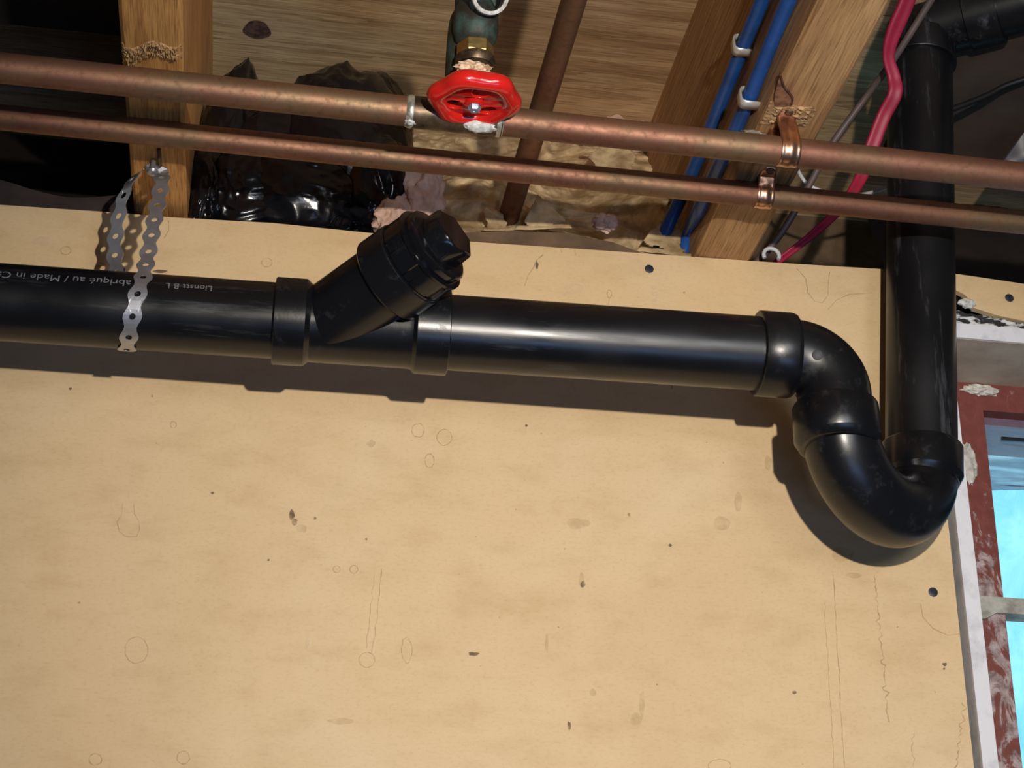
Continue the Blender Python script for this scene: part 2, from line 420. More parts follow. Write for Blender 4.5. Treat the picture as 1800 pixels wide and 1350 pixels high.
# brown paper edge / plate seen over the top of the panel
top = [xz(*q) for q in ((300, 400), (540, 398), (620, 402), (700, 402), (800, 402), (900, 398), (1000, 402), (1080, 418), (1140, 440), (1140, 470), (300, 470))]
bm = bmesh.new(); prism(bm, top, .0075, .0105)
tag(own(obj('cardboard_strip', bm, M_plate, sharp=0)), 'brown cardboard strip curving up behind the panel top below the insulation', 'cardboard')

# ------------------------------------------------------------------ subfloor (ceiling) and joists
ZS = 2.50
bm = bmesh.new()
for i, (y0, y1) in enumerate(((-1.5, -.80), (-.798, -.40), (-.398, -.052), (-.05, .30))):
    box(bm, (-1.0, y0, ZS), (1.3, y1, ZS+.02))
ceil = obj('ceiling', bm, M_sub, sharp=0); tag(ceil, 'wide subfloor boards seen between the joists from below', 'ceiling', kind='structure')
k0 = at(452, 52, z=ZS-.0005)
bm = bmesh.new()
vs = [bm.verts.new((k0.x+.013*math.cos(a)*(1+.12*math.sin(3*a)), k0.y+.014*math.sin(a), ZS-.0008)) for a in [2*PI*k/28 for k in range(28)]]
bm.faces.new(vs); obj('knot', bm, M_knot, ceil, 0)['label'] = 'dark red knot hole'
bm = bmesh.new()
n0 = at(600, 122, z=ZS)
tube(bm, [n0, n0+Vector((0, 0, -.012))], [.0016, .0008], 8); obj('nail', bm, M_rustscrew, ceil)

ZJ = 2.25
def joist(x0, x1, mat, label):
    e = empty('floor_joist', ((x0+x1)/2, 0, ZJ), label, 'joist')
    bm = bmesh.new()
    ys = [-1.45+i*.01 for i in range(174)]
    prev = None
    for y in ys:
        j = .0006*noise.noise(Vector((x0*9, y*14, 0))); j2 = .0006*noise.noise(Vector((x1*9, y*14, 5)))
        c = .003
        ps = [(x0+j, ZJ+c), (x0+c+j, ZJ), (x1-c+j2, ZJ), (x1+j2, ZJ+c), (x1+j2, ZS), (x0+j, ZS)]
        r = [bm.verts.new((a, y, b)) for a, b in ps]
        if prev:
            for k in range(6): bm.faces.new((prev[k], prev[(k+1) % 6], r[(k+1) % 6], r[k]))
        else: bm.faces.new(r)
        prev = r
    bm.faces.new(prev)
    obj('beam', bm, mat, e, 0)
    return e
JL = joist(-.137, -.092, M_joist, 'left pale wooden floor joist with a splintered gouge, carrying the metal strap')
JR = joist(.354, .405, M_joist2, 'right wooden floor joist with a cracked knot, carrying both copper pipe clips')
# splintered gouge across the left joist
bm = bmesh.new()
g = []
for i in range(61):
    row = []
    for j in range(31):
        u, v = i/60, j/30
        p = at(212+u*108, 76+6*math.sin(u*9)+v*(30+6*math.sin(u*5+1)), z=ZJ)
        e = min(u, 1-u, v, 1-v)*8; e = min(1, max(0, e))
        h = abs(noise.noise(Vector((u*26, v*9, 1))))+.6*abs(noise.noise(Vector((u*60, v*24, 4))))
        row.append(bm.verts.new((max(-.1368, min(-.0922, p.x)), p.y, ZJ+.0016-.0058*h*e-.0016*e)))
    g.append(row)
for i in range(60):
    for j in range(30): bm.faces.new((g[i][j], g[i+1][j], g[i+1][j+1], g[i][j+1]))
obj('splintered_gouge', bm, M_torn, JL, 60)['label'] = 'torn splintered wood fibres'
bm = bmesh.new()
g = []
for i in range(41):
    row = []
    for j in range(31):
        u, v = i/40, j/30
        p = at(1352+u*95-v*22, 180+v*42+u*4, z=ZJ); e = min(1, min(u, 1-u, v, 1-v)*6)
        h = abs(noise.noise(Vector((u*7, v*16, 1))))+.5*abs(noise.noise(Vector((u*18, v*40, 4))))
        row.append(bm.verts.new((max(.3545, min(.4045, p.x)), p.y, ZJ+.0012-.0032*h*e-.001*e)))
    g.append(row)
for i in range(40):
    for j in range(30): bm.faces.new((g[i][j], g[i+1][j], g[i+1][j+1], g[i][j+1]))
M_tear2 = two('rough_brown_wood', (.26, .14, .06), (.52, .33, .16), 240, .85, 0, .35, .62, 6, (.5, 1, 1), .9, .003)
obj('rough_patch', bm, M_tear2, JR, 60)['label'] = 'rough torn wood around the knot'
bm = bmesh.new()
kp = [at(*q, z=ZJ-.0012) for q in ((1372, 132), (1378, 150), (1385, 162), (1392, 172), (1390, 184), (1378, 188), (1362, 186), (1361, 170), (1366, 150))]
lo = [bm.verts.new(p) for p in kp]; hi = [bm.verts.new(p+Vector((0, 0, .004))) for p in kp]
bm.faces.new(lo)
for i in range(len(kp)): bm.faces.new((lo[i], lo[(i+1) % len(kp)], hi[(i+1) % len(kp)], hi[i]))
obj('knot', bm, two('brown_knot', (.13, .055, .028), (.30, .15, .08), 160, .8), JR, 0)
bm = bmesh.new()
tube(bm, smooth([at(*q, z=ZJ-.0014) for q in ((1372, 132), (1377, 150), (1386, 162), (1393, 172), (1391, 184))], 5), .0009, 6)
obj('crack', bm, M_knot, JR)

# ------------------------------------------------------------------ black drain assembly
R = .0295; RH = .0338
A0 = at(0, 531, y=-.097); A1 = at(1300, 619, y=-.114)
DD = (A1-A0).normalized()
def axx(px):   # point of the drain axis seen at image column px
    t0, t1 = -1.0, 2.0
    for _ in range(50):
        t = (t0+t1)/2; p = A0+DD*t; d = p-CAM
        if 900+F*d.dot(right)/d.dot(fwd) < px: t0 = t
        else: t1 = t
    return A0+DD*t
drain = empty('drain_pipe', axx(900), 'long black plastic drain pipe with cleanout and U-shaped trap across the tan panel', 'drain pipe')
pL = axx(-700); pW0 = axx(483); pW1 = axx(788); pE0 = axx(1330); pE1 = axx(1394)
bm = bmesh.new(); lathe(bm, pL, DD, [(0, R), ((axx(500)-pL).length, R)], 96)
hp = obj('horizontal_pipe', bm, M_abs, drain)
bm = bmesh.new(); s = axx(770); lathe(bm, s, DD, [(0, R), ((axx(1350)-s).length, R)], 96)
obj('horizontal_pipe', bm, M_abs, drain)
# printed legend wrapped round the pipe, upside down as installed
FR = Vector((0, -1, 0)); FR = (FR-DD*FR.dot(DD)).normalized(); UP = FR.cross(DD)
if UP.z < 0: UP = -UP
def wrap_text(s, px_start, ang, size, parent, axis0, dirv, R_, f, u, mat, squeeze=1.0):
    me = text_mesh(s, size); o = axis0
    for v in me.vertices:
        a = ang - v.co.y/R_
        v.co = o - dirv*v.co.x*squeeze + (f*math.cos(a)+u*math.sin(a))*(R_+.00018)
    return link('printed_text', me, mat, parent, 0)
wrap_text('abriqu\u00e9 au / Made in Ca', 0, math.radians(22), .0094, hp, axx(233), DD, R, FR, UP, M_print, 1.09)
wrap_text('Lionstt B L', 0, math.radians(22), .0080, hp, axx(374), DD, R, FR, UP, M_print, 1.0)
# wye
bm = bmesh.new()
w0 = axx(482); L1 = (axx(546)-w0).length; L2 = (axx(724)-w0).length; L3 = (axx(788)-w0).length
lathe(bm, w0, DD, [(0, R-.001), (0, RH-.0006), (.0008, RH), (L1-.004, RH), (L1, RH-.0035), (L1+.0006, R+.0008), (L2-.003, R+.0008), (L2, RH-.003), (L2+.003, RH), (L3-.0006, RH), (L3, RH-.0006), (L3, R-.001)], 96)
phi = math.radians(64)
BD = (DD*1.0 + (UP*math.cos(phi)+FR*math.sin(phi))*1.0).normalized()
b0 = axx(572)
lathe(bm, b0, BD, [(-.012, R*.4), (0, R+.0006), (.073, R+.0006)], 96)
lathe(bm, b0, BD, [(.062, R), (.062, RH+.0003), (.0632, RH+.0012), (.086, RH+.0012), (.087, RH)], 96)
wy = obj('wye_fitting', bm, M_absf, drain)
bm = bmesh.new()
def slots(a, s): return 1.0 - (.028 if math.sin(8*a) > .55 else 0)
lathe(bm, b0, BD, [(.0855, RH-.002), (.0862, RH+.0004), (.088, RH+.0004)], 96)
lathe(bm, b0, BD, [(.088, RH-.0006), (.0885, RH-.0002), (.1035, RH-.0002), (.104, RH-.001)], 192, True, slots)
lathe(bm, b0, BD, [(.1035, RH-.002), (.104, RH+.0006), (.1062, RH+.0006), (.1068, RH-.002)], 96)
ad = obj('cleanout_adapter', bm, M_absg, drain)
bm = bmesh.new()
lathe(bm, b0, BD, [(.106, RH-.0035), (.108, RH-.0030), (.1125, RH-.0032), (.1135, RH-.0045), (.114, RH-.006)], 96)
obj('plug_cap', bm, M_absg, drain)
bm = bmesh.new()
hx = BD.cross(Vector((0, 0, 1))).normalized(); hy = BD.cross(hx)
rs = []
rot0 = math.radians(12)
for s_, r_ in ((.110, .0225), (.1285, .0215), (.1300, .0203)):
    rs.append([bm.verts.new(b0+BD*s_+(hx*math.cos(rot0+2*PI*k/6)+hy*math.sin(rot0+2*PI*k/6))*r_) for k in range(6)])
for i in range(len(rs)-1):
    for k in range(6): bm.faces.new((rs[i][k], rs[i][(k+1) % 6], rs[i+1][(k+1) % 6], rs[i+1][k]))
bm.faces.new(rs[-1]); bm.faces.new(rs[0][::-1])
bmesh.ops.bevel(bm, geom=[e for e in bm.edges], offset=.0007, segments=2, affect='EDGES')
obj('plug_nut', bm, M_absg, drain, 50)

# upright and trap
V0 = at(1620, 846, y=-.045); V1 = at(1618, 300, y=-.045)
VD = (V1-V0).normalized()
# elbow hub
bm = bmesh.new(); Lh = (pE1-pE0).length
lathe(bm, pE0, DD, [(0, R-.001), (0, RH-.0004), (.0008, RH+.0004), (Lh-.004, RH+.0004), (Lh-.0008, RH-.0006), (Lh, RH-.002), (Lh, R-.001)], 96)
LEG = at(1463, 740, y=-.10)
# bend: from pE1 along DD, turning to -VD, ending over LEG axis
rc = .033
perp = (-VD - DD*(-VD).dot(DD)).normalized()
c0 = pE1 - DD*.002 + perp*rc
pts = [pE1-DD*.012]
for k in range(0, 21):
    a = (PI/2+math.radians(0))*k/20
    pts.append(c0 - perp*rc*math.cos(a) + DD*rc*math.sin(a))
end = pts[-1]
pts.append(end+perp*.012)
tube(bm, pts, R-.0004, 64)
el = obj('trap_elbow', bm, M_absf, drain, 60)
from mathutils.bvhtree import BVHTree
def hit(o, px, py):
    off = o.matrix_world.translation if o.parent is None else o.parent.location
    t = BVHTree.FromPolygons([v.co+off for v in o.data.vertices], [p.vertices for p in o.data.polygons])
    d = (right*(px-900)+down*(py-675)+fwd*F).normalized(); r = t.ray_cast(CAM, d); return r[0], r[1]
hp_, hn_ = hit(el, 1437, 624)
if hp_:
    if hn_.dot(CAM-hp_) < 0: hn_ = -hn_
    bm = bmesh.new(); lathe(bm, hp_-hn_*.001, hn_, [(0, .0041), (.0016, .0041), (.0019, .0036)], 28)
    obj('mould_mark', bm, plain('matt_grey_abs', (.035, .035, .04), .6, 0), drain)
# trap bend
LD = perp
zc = end + perp*.0100
bm = bmesh.new()
TL = .030
lathe(bm, zc, LD, [(0, R-.001), (0, RH-.0010), (.0015, RH-.0002), (TL-.0012, RH), (TL-.0004, RH-.0005), (TL+.0052, R+.0010), (TL+.0056, R-.001)], 96)
T0 = zc+LD*(TL-.001)
T1 = V0
# U centre line : ellipse-like semicircle in the plane of the two legs
e_ = (T0-T1); e_ = e_ - VD*e_.dot(VD)
mid = T1+e_/2+VD*.009; hw = -e_/2; dn = -VD
pts = []
for k in range(0, 41):
    a = PI*k/40
    pts.append(mid - hw*math.cos(a) + dn*hw.length*.90*math.sin(a))
tube(bm, pts, R+.0004, 72)
tb = obj('trap_bend', bm, M_absf, drain, 60)
bm = bmesh.new()
lathe(bm, T1-VD*.002, VD, [(-.0005, R-.001), (-.0003, R+.0010), (.0058, RH-.0005), (.0064, RH), (.0315, RH), (.0325, RH-.0006), (.0325, R-.001)], 96)
obj('trap_socket', bm, M_absf, drain)
bm = bmesh.new(); Vt = at(1627, 112, y=-.045); VL = (Vt-T1).dot(VD)
lathe(bm, T1+VD*.02, VD, [(0, R), (VL-.02, R)], 96)
obj('vertical_pipe', bm, M_absv, drain)
# top fitting: hub, then a sweep off to the right
bm = bmesh.new()
H0 = T1+VD*(VL-.004)
lathe(bm, H0, VD, [(0, R-.001), (0, RH-.0012), (.001, RH-.0006), (.026, RH-.0006), (.028, R+.001)], 96)
up1 = H0+VD*.028
side = (Vector((1, -.70, .0))).normalized()
lathe(bm, up1-VD*.004, VD, [(0, R+.001), (.020, R+.001), (.034, R*.9), (.045, R*.62), (.050, R*.2)], 96)
lathe(bm, up1-side*.004+VD*.016, side, [(-.02, R*.5), (0, R+.001), (.048, R+.002), (.049, RH), (.078, RH), (.0785, R-.001)], 96)
tf = obj('top_elbow', bm, M_absv, drain)
bm = bmesh.new()
st = up1+side*.070+VD*.016
lathe(bm, st, side, [(0, R-.001), (.35, R-.001)], 96)
obj('branch_pipe', bm, M_absv, drain)

# ------------------------------------------------------------------ perforated hanger strap
def strap_mesh(bm, path, wdirs, pitch=.0176, wmax=.0142, wmin=.0092, rh=.0024):
    """path: list of points, wdirs: width direction at each"""
    P = [Vector(p) for p in path]; acc = [0]
    for i in range(1, len(P)): acc.append(acc[-1]+(P[i]-P[i-1]).length)
    def ev(s):
        s = max(0, min(acc[-1]-1e-6, s)); i = 0
        while acc[i+1] < s: i += 1
        f = (s-acc[i])/(acc[i+1]-acc[i])
        return P[i].lerp(P[i+1], f), wdirs[i].lerp(wdirs[i+1], f).normalized()
    def hw(u): return (wmax+wmin)/4 + (wmax-wmin)/4*math.cos(2*PI*u/pitch)
    n = int(acc[-1]/pitch)
    for c in range(n):
        bnd = []
        N = 12
        for k in range(N): u = -pitch/2+pitch*k/N; bnd.append((u, hw(u)))
        for k in range(4): bnd.append((pitch/2, wmin/2*(1-k/2)))
        for k in range(N): u = pitch/2-pitch*k/N; bnd.append((u, -hw(u)))
        for k in range(4): bnd.append((-pitch/2, -wmin/2*(1-k/2)))
        s0 = (c+.5)*pitch
        outer = []; midr = []; inner = []
        for u, v in bnd:
            a = math.atan2(v, u); iu, iv = rh*math.cos(a), rh*math.sin(a)
            for lst, (x, y) in ((outer, (u, v)), (midr, ((u+iu)/2, (v+iv)/2)), (inner, (iu, iv))):
                q, w = ev(s0+x); lst.append(bm.verts.new(q+w*y))
        m = len(bnd)
        for k in range(m):
            j = (k+1) % m
            bm.faces.new((outer[k], outer[j], midr[j], midr[k])); bm.faces.new((midr[k], midr[j], inner[j], inner[k]))
    bmesh.ops.remove_doubles(bm, verts=bm.verts, dist=.0002)
ax = axx(243); RS = R+.0012
hang = empty('hanger_strap', at(272, 300, z=ZJ), 'shiny perforated galvanised steel strap looping the black drain below the left joist', 'hanger strap')
def pipept(px, ang, r=RS):
    c = axx(px); a = math.radians(ang); return c+(FR*math.cos(a)+UP*math.sin(a))*r
path = []; wd = []
Xd = Vector((1, 0, 0))
ctrl = [at(262, 297, z=ZJ-.0020), at(276, 300, z=ZJ-.0030), at(284, 312, y=-.086), at(280, 345, y=-.094), at(273, 378, y=-.101), at(267, 410, y=-.107), at(260, 448, y=-.1125)]
front = smooth(ctrl, 8)
for i, p in enumerate(front): path.append(p); wd.append(Vector((1, .05, .25 if i > 10 else .1)).normalized())
for k in range(0, 33):
    ang = 24 - k*6.4
    path.append(pipept(252-k*1.15, ang)); wd.append(DD)
back = smooth([path[-1], at(204, 470, y=-.052), at(202, 430, y=-.050), at(206, 395, y=-.052), at(214, 355, y=-.058), at(224, 328, y=-.066), at(243, 303, z=ZJ-.006), at(262, 294, z=ZJ-.0045)], 8)[1:]
for i, p in enumerate(back):
    f = i/len(back); path.append(p); wd.append(Vector((1, -.15-1.1*f*f, .3)).normalized())
bm = bmesh.new(); strap_mesh(bm, path, wd)
so = obj('strap', bm, M_steel, hang, 0)
md = so.modifiers.new('thick', 'SOLIDIFY'); md.thickness = .0008; md.offset = 0
bm = bmesh.new(); fp = [(256, 291, .004), (266, 286, .002), (280, 291, .004), (295, 297, .006), (297, 309, .009), (286, 324, .013), (270, 314, .011), (258, 303, .008)]
lo = [bm.verts.new(at(x, y, z=ZJ-d)) for x, y, d in fp]; hi = [bm.verts.new(v.co+Vector((0, .0004, .0010))) for v in lo]
cl_ = bm.verts.new(at(277, 304, z=ZJ-.0095)); ch_ = bm.verts.new(cl_.co+Vector((0, .0004, .0010)))
for i in range(8):
    j = (i+1) % 8; bm.faces.new((lo[i], lo[j], cl_)); bm.faces.new((hi[j], hi[i], ch_)); bm.faces.new((lo[i], hi[i], hi[j], lo[j]))
obj('folded_end', bm, M_steel, hang, 0)
bm = bmesh.new(); lathe(bm, at(268, 301, z=ZJ-.0115), (0, 0, -1), [(-.010, .0022), (0, .0022), (0, .0048), (.0022, .0040), (.0026, .001)], 24)
obj('screw', bm, M_steel, hang)
bm = bmesh.new(); tube(bm, [at(279, 262, z=ZJ-.001), at(281, 292, z=ZJ-.007)], .0017, 10)
obj('bent_nail', bm, M_rustscrew, hang)

# ------------------------------------------------------------------ copper pipes
RC = .0113; RC2 = .0101
def cpt(px, py, z): return at(px, py, z=z)
U0 = cpt(0, 119, 2.2185); U1 = cpt(1800, 311, 2.2185); UD = (U1-U0).normalized()
Q0 = cpt(0, 206, 2.2392); Q1 = cpt(1800, 391, 2.2392); QD = (Q1-Q0).normalized()
def on(P0, D, px):
    t0, t1 = -1.5, 2.5
    for _ in range(50):
        t = (t0+t1)/2; d = P0+D*t-CAM
        if 900+F*d.dot(right)/d.dot(fwd) < px: t0 = t
        else: t1 = t
    return P0+D*t
cu = empty('copper_pipe', on(U0, UD, 900), 'upper copper water pipe, thicker, running behind the red valve wheel', 'copper pipe')
bm = bmesh.new(); a = on(U0, UD, -500); lathe(bm, a, UD, [(0, RC), ((on(U0, UD, 722)-a).length, RC)], 48); obj('tube', bm, M_copper, cu)
bm = bmesh.new(); a = on(U0, UD, 870); lathe(bm, a, UD, [(0, RC), (.75, RC)], 48); obj('tube', bm, M_copper, cu)
bm = bmesh.new(); a = on(U0, UD, 722); Lt = (on(U0, UD, 882)-a).length
lathe(bm, a, UD, [(0, RC*.9), (.0002, RC+.0010), (Lt-.0002, RC+.0010), (Lt, RC*.9)], 48)
tm = a+UD*(Lt*.56); 
lathe(bm, tm, (0, -.55, 1), [(0, RC*.9), (.024, RC*.98)], 40)
obj('tee_fitting', bm, M_bronze, cu)
bm = bmesh.new(); a = on(U0, UD, 713)
lathe(bm, a, UD, [(0, RC), (.002, RC+.0010), (.0045, RC+.0014), (.0062, RC+.0006)], 48)
obj('solder_joint', bm, M_solder, cu)
bm = bmesh.new(); a = on(U0, UD, 872); lathe(bm, a, UD, [(0, RC+.0012), (.003, RC+.0012), (.005, RC)], 48)
obj('solder_joint', bm, M_solder, cu)
bm = bmesh.new()
lump(bm, on(U0, UD, 842)+Vector((0, -.004, -.0100)), (.013, .006, .004), 3, .4, 2.5, seed=2)
obj('mineral_crust', bm, M_lime, cu, 60)
bm = bmesh.new(); lump(bm, on(U0, UD, 722)+Vector((0, -.002, -.0105)), (.004, .004, .003), 3, .4, 2.5, seed=5)
obj('mineral_crust', bm, M_lime, cu, 60)
cl = empty('copper_pipe', on(Q0, QD, 900), 'lower copper water pipe, thinner and redder, closest to the tan panel', 'copper pipe')
bm = bmesh.new(); a = on(Q0, QD, -500); lathe(bm, a, QD, [(0, RC2), (1.5, RC2)], 48); obj('tube', bm, M_copper2, cl)
# pipe running along the joists
S0 = at(1009, 0, z=2.300); S1 = at(903, 352, z=2.300); SD = (S1-S0).normalized()
bm = bmesh.new(); tube(bm, [S0-SD*.7, S1+SD*.05], .0097, 40)
tag(own(obj('copper_pipe', bm, M_coppery)), 'dull dark copper pipe running between the joists into the insulation, above the other two', 'copper pipe')

def clip(P0, D, px, rad, w, label, mirror=1):
    c = on(P0, D, px); e = empty('pipe_clip', c, label, 'pipe clip', None)
    prof = []   # in the plane perpendicular to the pipe: (toward room, down)
    zt = ZJ-.0007-c.z; r = rad+.0008
    drop = zt > .02
    if drop: prof += [(.0125, zt), (.0060, zt), (.0042, zt-.0012), (.0040, zt-.005), (r*.74, .0135)]
    else: prof += [(r+.015, zt), (r+.0075, zt), (r+.003, zt-.001), (r+.0012, zt-.005)]
    for k in range(0, 19):
        a = math.radians((26 if drop else 12) - (218 if drop else 204)*k/18)
        prof.append((r*math.cos(a), r*math.sin(a)))
    prof += [(-r-.001, zt-.004), (-r-.004, zt-.0005), (-r-.012, zt)]
    Dp = D; Yf = Vector((0, -1, 0)); Yf = (Yf-Dp*Yf.dot(Dp)).normalized(); Zf = Vector((0, 0, 1))
    bm = bmesh.new(); g = []
    NW = 8
    for i, (a, b) in enumerate(prof):
        row = []
        for j in range(NW+1):
            s = (j/NW-.5)
            ww = w*(.62 if i == 0 else .92 if i == 1 else 1)
            bulge = .0006*math.cos(s*PI*3) if 4 <= i <= 22 else 0
            row.append(bm.verts.new(c+Yf*(a+(bulge if a > 0 else 0))+Zf*(b-bulge*.5)+Dp*(s*ww)))
        g.append(row)
    for i in range(len(g)-1):
        for j in range(NW): bm.faces.new((g[i][j], g[i+1][j], g[i+1][j+1], g[i][j+1]))
    o = obj('band', bm, M_clip, e, 50); md = o.modifiers.new('t', 'SOLIDIFY'); md.thickness = .0009; md.offset = 1
    bm = bmesh.new()
    p = c+Yf*(.0098 if drop else r+.0125)+Zf*(zt-.0012)
    lathe(bm, p, (0, 0, -1), [(-.012, .0015), (0, .0015), (0, .0036), (.0012, .0030), (.0016, .0008)], 20)
    obj('nail', bm, M_rustscrew, e)
    bm = bmesh.new()
    p = c+Yf*(r*.80+.0006)+Zf*(-r*.25)+D*.0022
    lathe(bm, p, Yf*.95-Zf*.3, [(0, .0015), (.0009, .0015)], 14)
    obj('dimple', bm, M_rustscrew, e)
clip(U0, UD, 1384, RC, .0150, 'copper clip holding the upper copper pipe to the right joist')
clip(Q0, QD, 1341, RC2, .0140, 'copper clip holding the lower copper pipe to the right joist')

# ------------------------------------------------------------------ red handled valve
VP = at(834, 174, z=2.213)        # wheel centre
valve = empty('stop_valve', VP, 'tarnished stop valve with scalloped red handwheel above the upper copper pipe', 'valve')
ax_ = Vector((.02, .09, -1)).normalized()      # stem direction (downwards)
sx_ = Vector((1, 0, 0)); sx_ = (sx_-ax_*sx_.dot(ax_)).normalized(); sy_ = ax_.cross(sx_)
# wheel rim with lobes
bm = bmesh.new(); RW = .0270; ns = 144; nr = 20; rings = []
for i in range(ns):
    a = 2*PI*i/ns; lobe = math.cos(6*a+.55)
    rr = RW*(1+.036*lobe); wr = .0068+.0007*lobe; hr = .0070
    d = sx_*math.cos(a)+sy_*math.sin(a); row = []
    for j in range(nr):
        b = 2*PI*j/nr; cb, sb = math.cos(b), math.sin(b)
        row.append(bm.verts.new(VP+d*(rr+wr*cb)+ax_*(hr*sb*(1 if sb > 0 else 1.05))))
    rings.append(row)
for i in range(ns):
    for j in range(nr):
        bm.faces.new((rings[i][j], rings[(i+1) % ns][j], rings[(i+1) % ns][(j+1) % nr], rings[i][(j+1) % nr]))
hwh = obj('handwheel', bm, M_red, valve, 70)
# web with three round holes, from a filled 2D curve
cv = bpy.data.curves.new('web', 'CURVE'); cv.dimensions = '2D'; cv.fill_mode = 'BOTH'; cv.extrude = .0022; cv.bevel_depth = .0008; cv.bevel_resolution = 2
def circ(cx, cy, r, n=40, e=1.0):
    s = cv.splines.new('POLY'); s.points.add(n-1); s.use_cyclic_u = True
    for k in range(n): s.points[k].co = (cx+r*e*math.cos(2*PI*k/n), cy+r*math.sin(2*PI*k/n), 0, 1)
circ(0, 0, .0252)
for k in range(3):
    a = math.radians(80+120*k); circ(.0150*math.cos(a), .0150*math.sin(a), .0068)
oc = bpy.data.objects.new('web', cv); COL.objects.link(oc); bpy.context.view_layer.update()
me = bpy.data.meshes.new_from_object(oc.evaluated_get(bpy.context.evaluated_depsgraph_get())); bpy.data.objects.remove(oc)
for v in me.vertices:
    x, y, z = v.co; rr = math.hypot(x, y)
    v.co = VP+sx_*x+sy_*y+ax_*(z-.001+.003*(1-rr/.0275))
link('web', me, M_red, hwh, 40)
bm = bmesh.new(); lathe(bm, VP-ax_*.002, ax_, [(0, .0078), (.0075, .0072), (.0085, .006)], 32); obj('hub', bm, M_red, hwh)
bm = bmesh.new(); lathe(bm, VP+ax_*.0060, ax_, [(0, .0050), (.0030, .0046), (.0042, .0036), (.0042, .0014), (.0030, .0010)], 6, True)
obj('hub_nut', bm, plain('pale_blue_nut', (.34, .38, .47), .5, .5, .3, 400), valve, 30)
bm = bmesh.new(); lathe(bm, VP-ax_*.002, -ax_, [(0, .0042), (.030, .0042)], 20); obj('stem', bm, M_brass, valve)
bm = bmesh.new()
lathe(bm, VP, -ax_, [(.017, .0105), (.0185, .0122), (.024, .0128), (.0285, .0118), (.030, .010)], 40)
lathe(bm, VP, -ax_, [(.0270, .0136), (.0300, .0150), (.034, .0148), (.036, .0125)], 40)
obj('packing_nut', bm, M_bronze, valve)
bm = bmesh.new(); lathe(bm, VP, -ax_, [(.035, .0125), (.0357, .0140), (.0455, .0140), (.0462, .0125)], 6)
bmesh.ops.bevel(bm, geom=list(bm.edges), offset=.0005, segments=1, affect='EDGES')
obj('bonnet_nut', bm, M_brass, valve, 25)
bm = bmesh.new()
top_ = VP-ax_*.046
lathe(bm, top_, -ax_, [(0, .0122), (.003, .0150), (.012, .0172), (.026, .0172), (.038, .012)], 40)
bpts = smooth([tm+Vector((0, -.006, .004)), tm+Vector((-.001, -.010, .026)), tm+Vector((.000, -.026, .062)), top_-ax_*.032+Vector((.001, .012, 0)), top_-ax_*.044+Vector((.001, .004, 0))], 8)
nb = len(bpts)
tube(bm, bpts, [.0125+.0040*min(1, i/nb*1.4) for i in range(nb)], 36)
ob = at(856, -4, y=VP.y-.028)
od = Vector((.10, -.72, -.42)).normalized()
lathe(bm, ob-od*.012, od, [(-.014, .0150), (0, .0156), (.010, .0140), (.0104, .0112), (-.004, .0105)], 40)
obj('valve_body', bm, M_verd, valve, 50)
bm = bmesh.new()
rr_ = []
lathe(bm, ob+od*.0096, od, [(0, .0142), (.0020, .0139), (.0026, .0126), (.0020, .0112), (-.002, .0110)], 40, False)
obj('lime_ring', bm, M_lime, valve)
bm = bmesh.new(); lump(bm, VP-ax_*.0165+Vector((-.003, -.0125, 0)), (.0125, .0045, .0060), 4, .45, 2.6, seed=3)
obj('packing_crust', bm, M_rust, valve, 60)

# ------------------------------------------------------------------ blue tubing and staples on the joist side
def bluepipe(px, label):
    pts = smooth([at(x, y, x=.354-.0066) if d < .01 else at(x, y, y=d) for x, y, d in px], 10)
    bm = bmesh.new(); tube(bm, pts, .0066, 24, True, lambda a: (math.cos(a), math.sin(a)*.9))
    return tag(own(obj('blue_tube', bm, M_blue, None, 60)), label, 'water tube')
bluepipe([(1395, -150, 0), (1340, 0, 0), (1305, 85, 0), (1255, 210, .0), (1222, 290, .0), (1203, 335, 0), (1178, 388, .024), (1160, 430, .035), (1145, 460, .04)], 'blue plastic tube nearer the subfloor, left of its twin on the joist side')
bluepipe([(1450, -130, 0), (1387, 0, 0), (1352, 85, 0), (1318, 170, 0), (1278, 260, 0), (1246, 330, 0), (1229, 368, 0), (1213, 405, .018), (1203, 440, .026), (1196, 475, .03)], 'blue plastic tube nearer the joist edge, right of its twin')
def staple(px, py, label):
    c = at(px, py, x=.354-.0066); d = (at(px-8, py+22, x=.354-.0066)-c).normalized()
    n = Vector((-1, 0, 0)); w = d.cross(n).normalized()
    sh = [(.0105, -.0075), (.0103, .0048), (.0088, .0072), (.0060, .0082), (-.0060, .0082), (-.0088, .0072), (-.0103, .0048), (-.0105, -.0075)]
    bm = bmesh.new(); g = []
    for a, b in sh:
        g.append([bm.verts.new(c+w*a*.78+n*b+d*s) for s in (-.0045, .0045)])
    for i in range(len(g)-1): bm.faces.new((g[i][0], g[i+1][0], g[i+1][1], g[i][1]))
    o = obj('pipe_staple', bm, M_staple, None, 60); own(o)
    md = o.modifiers.new('t', 'SOLIDIFY'); md.thickness = .0011; md.offset = 0
    tag(o, label, 'staple')
staple(1306, 80, 'metal staple over the left blue tube, higher of the two')
staple(1318, 172, 'metal staple over the right blue tube, lower of the two')

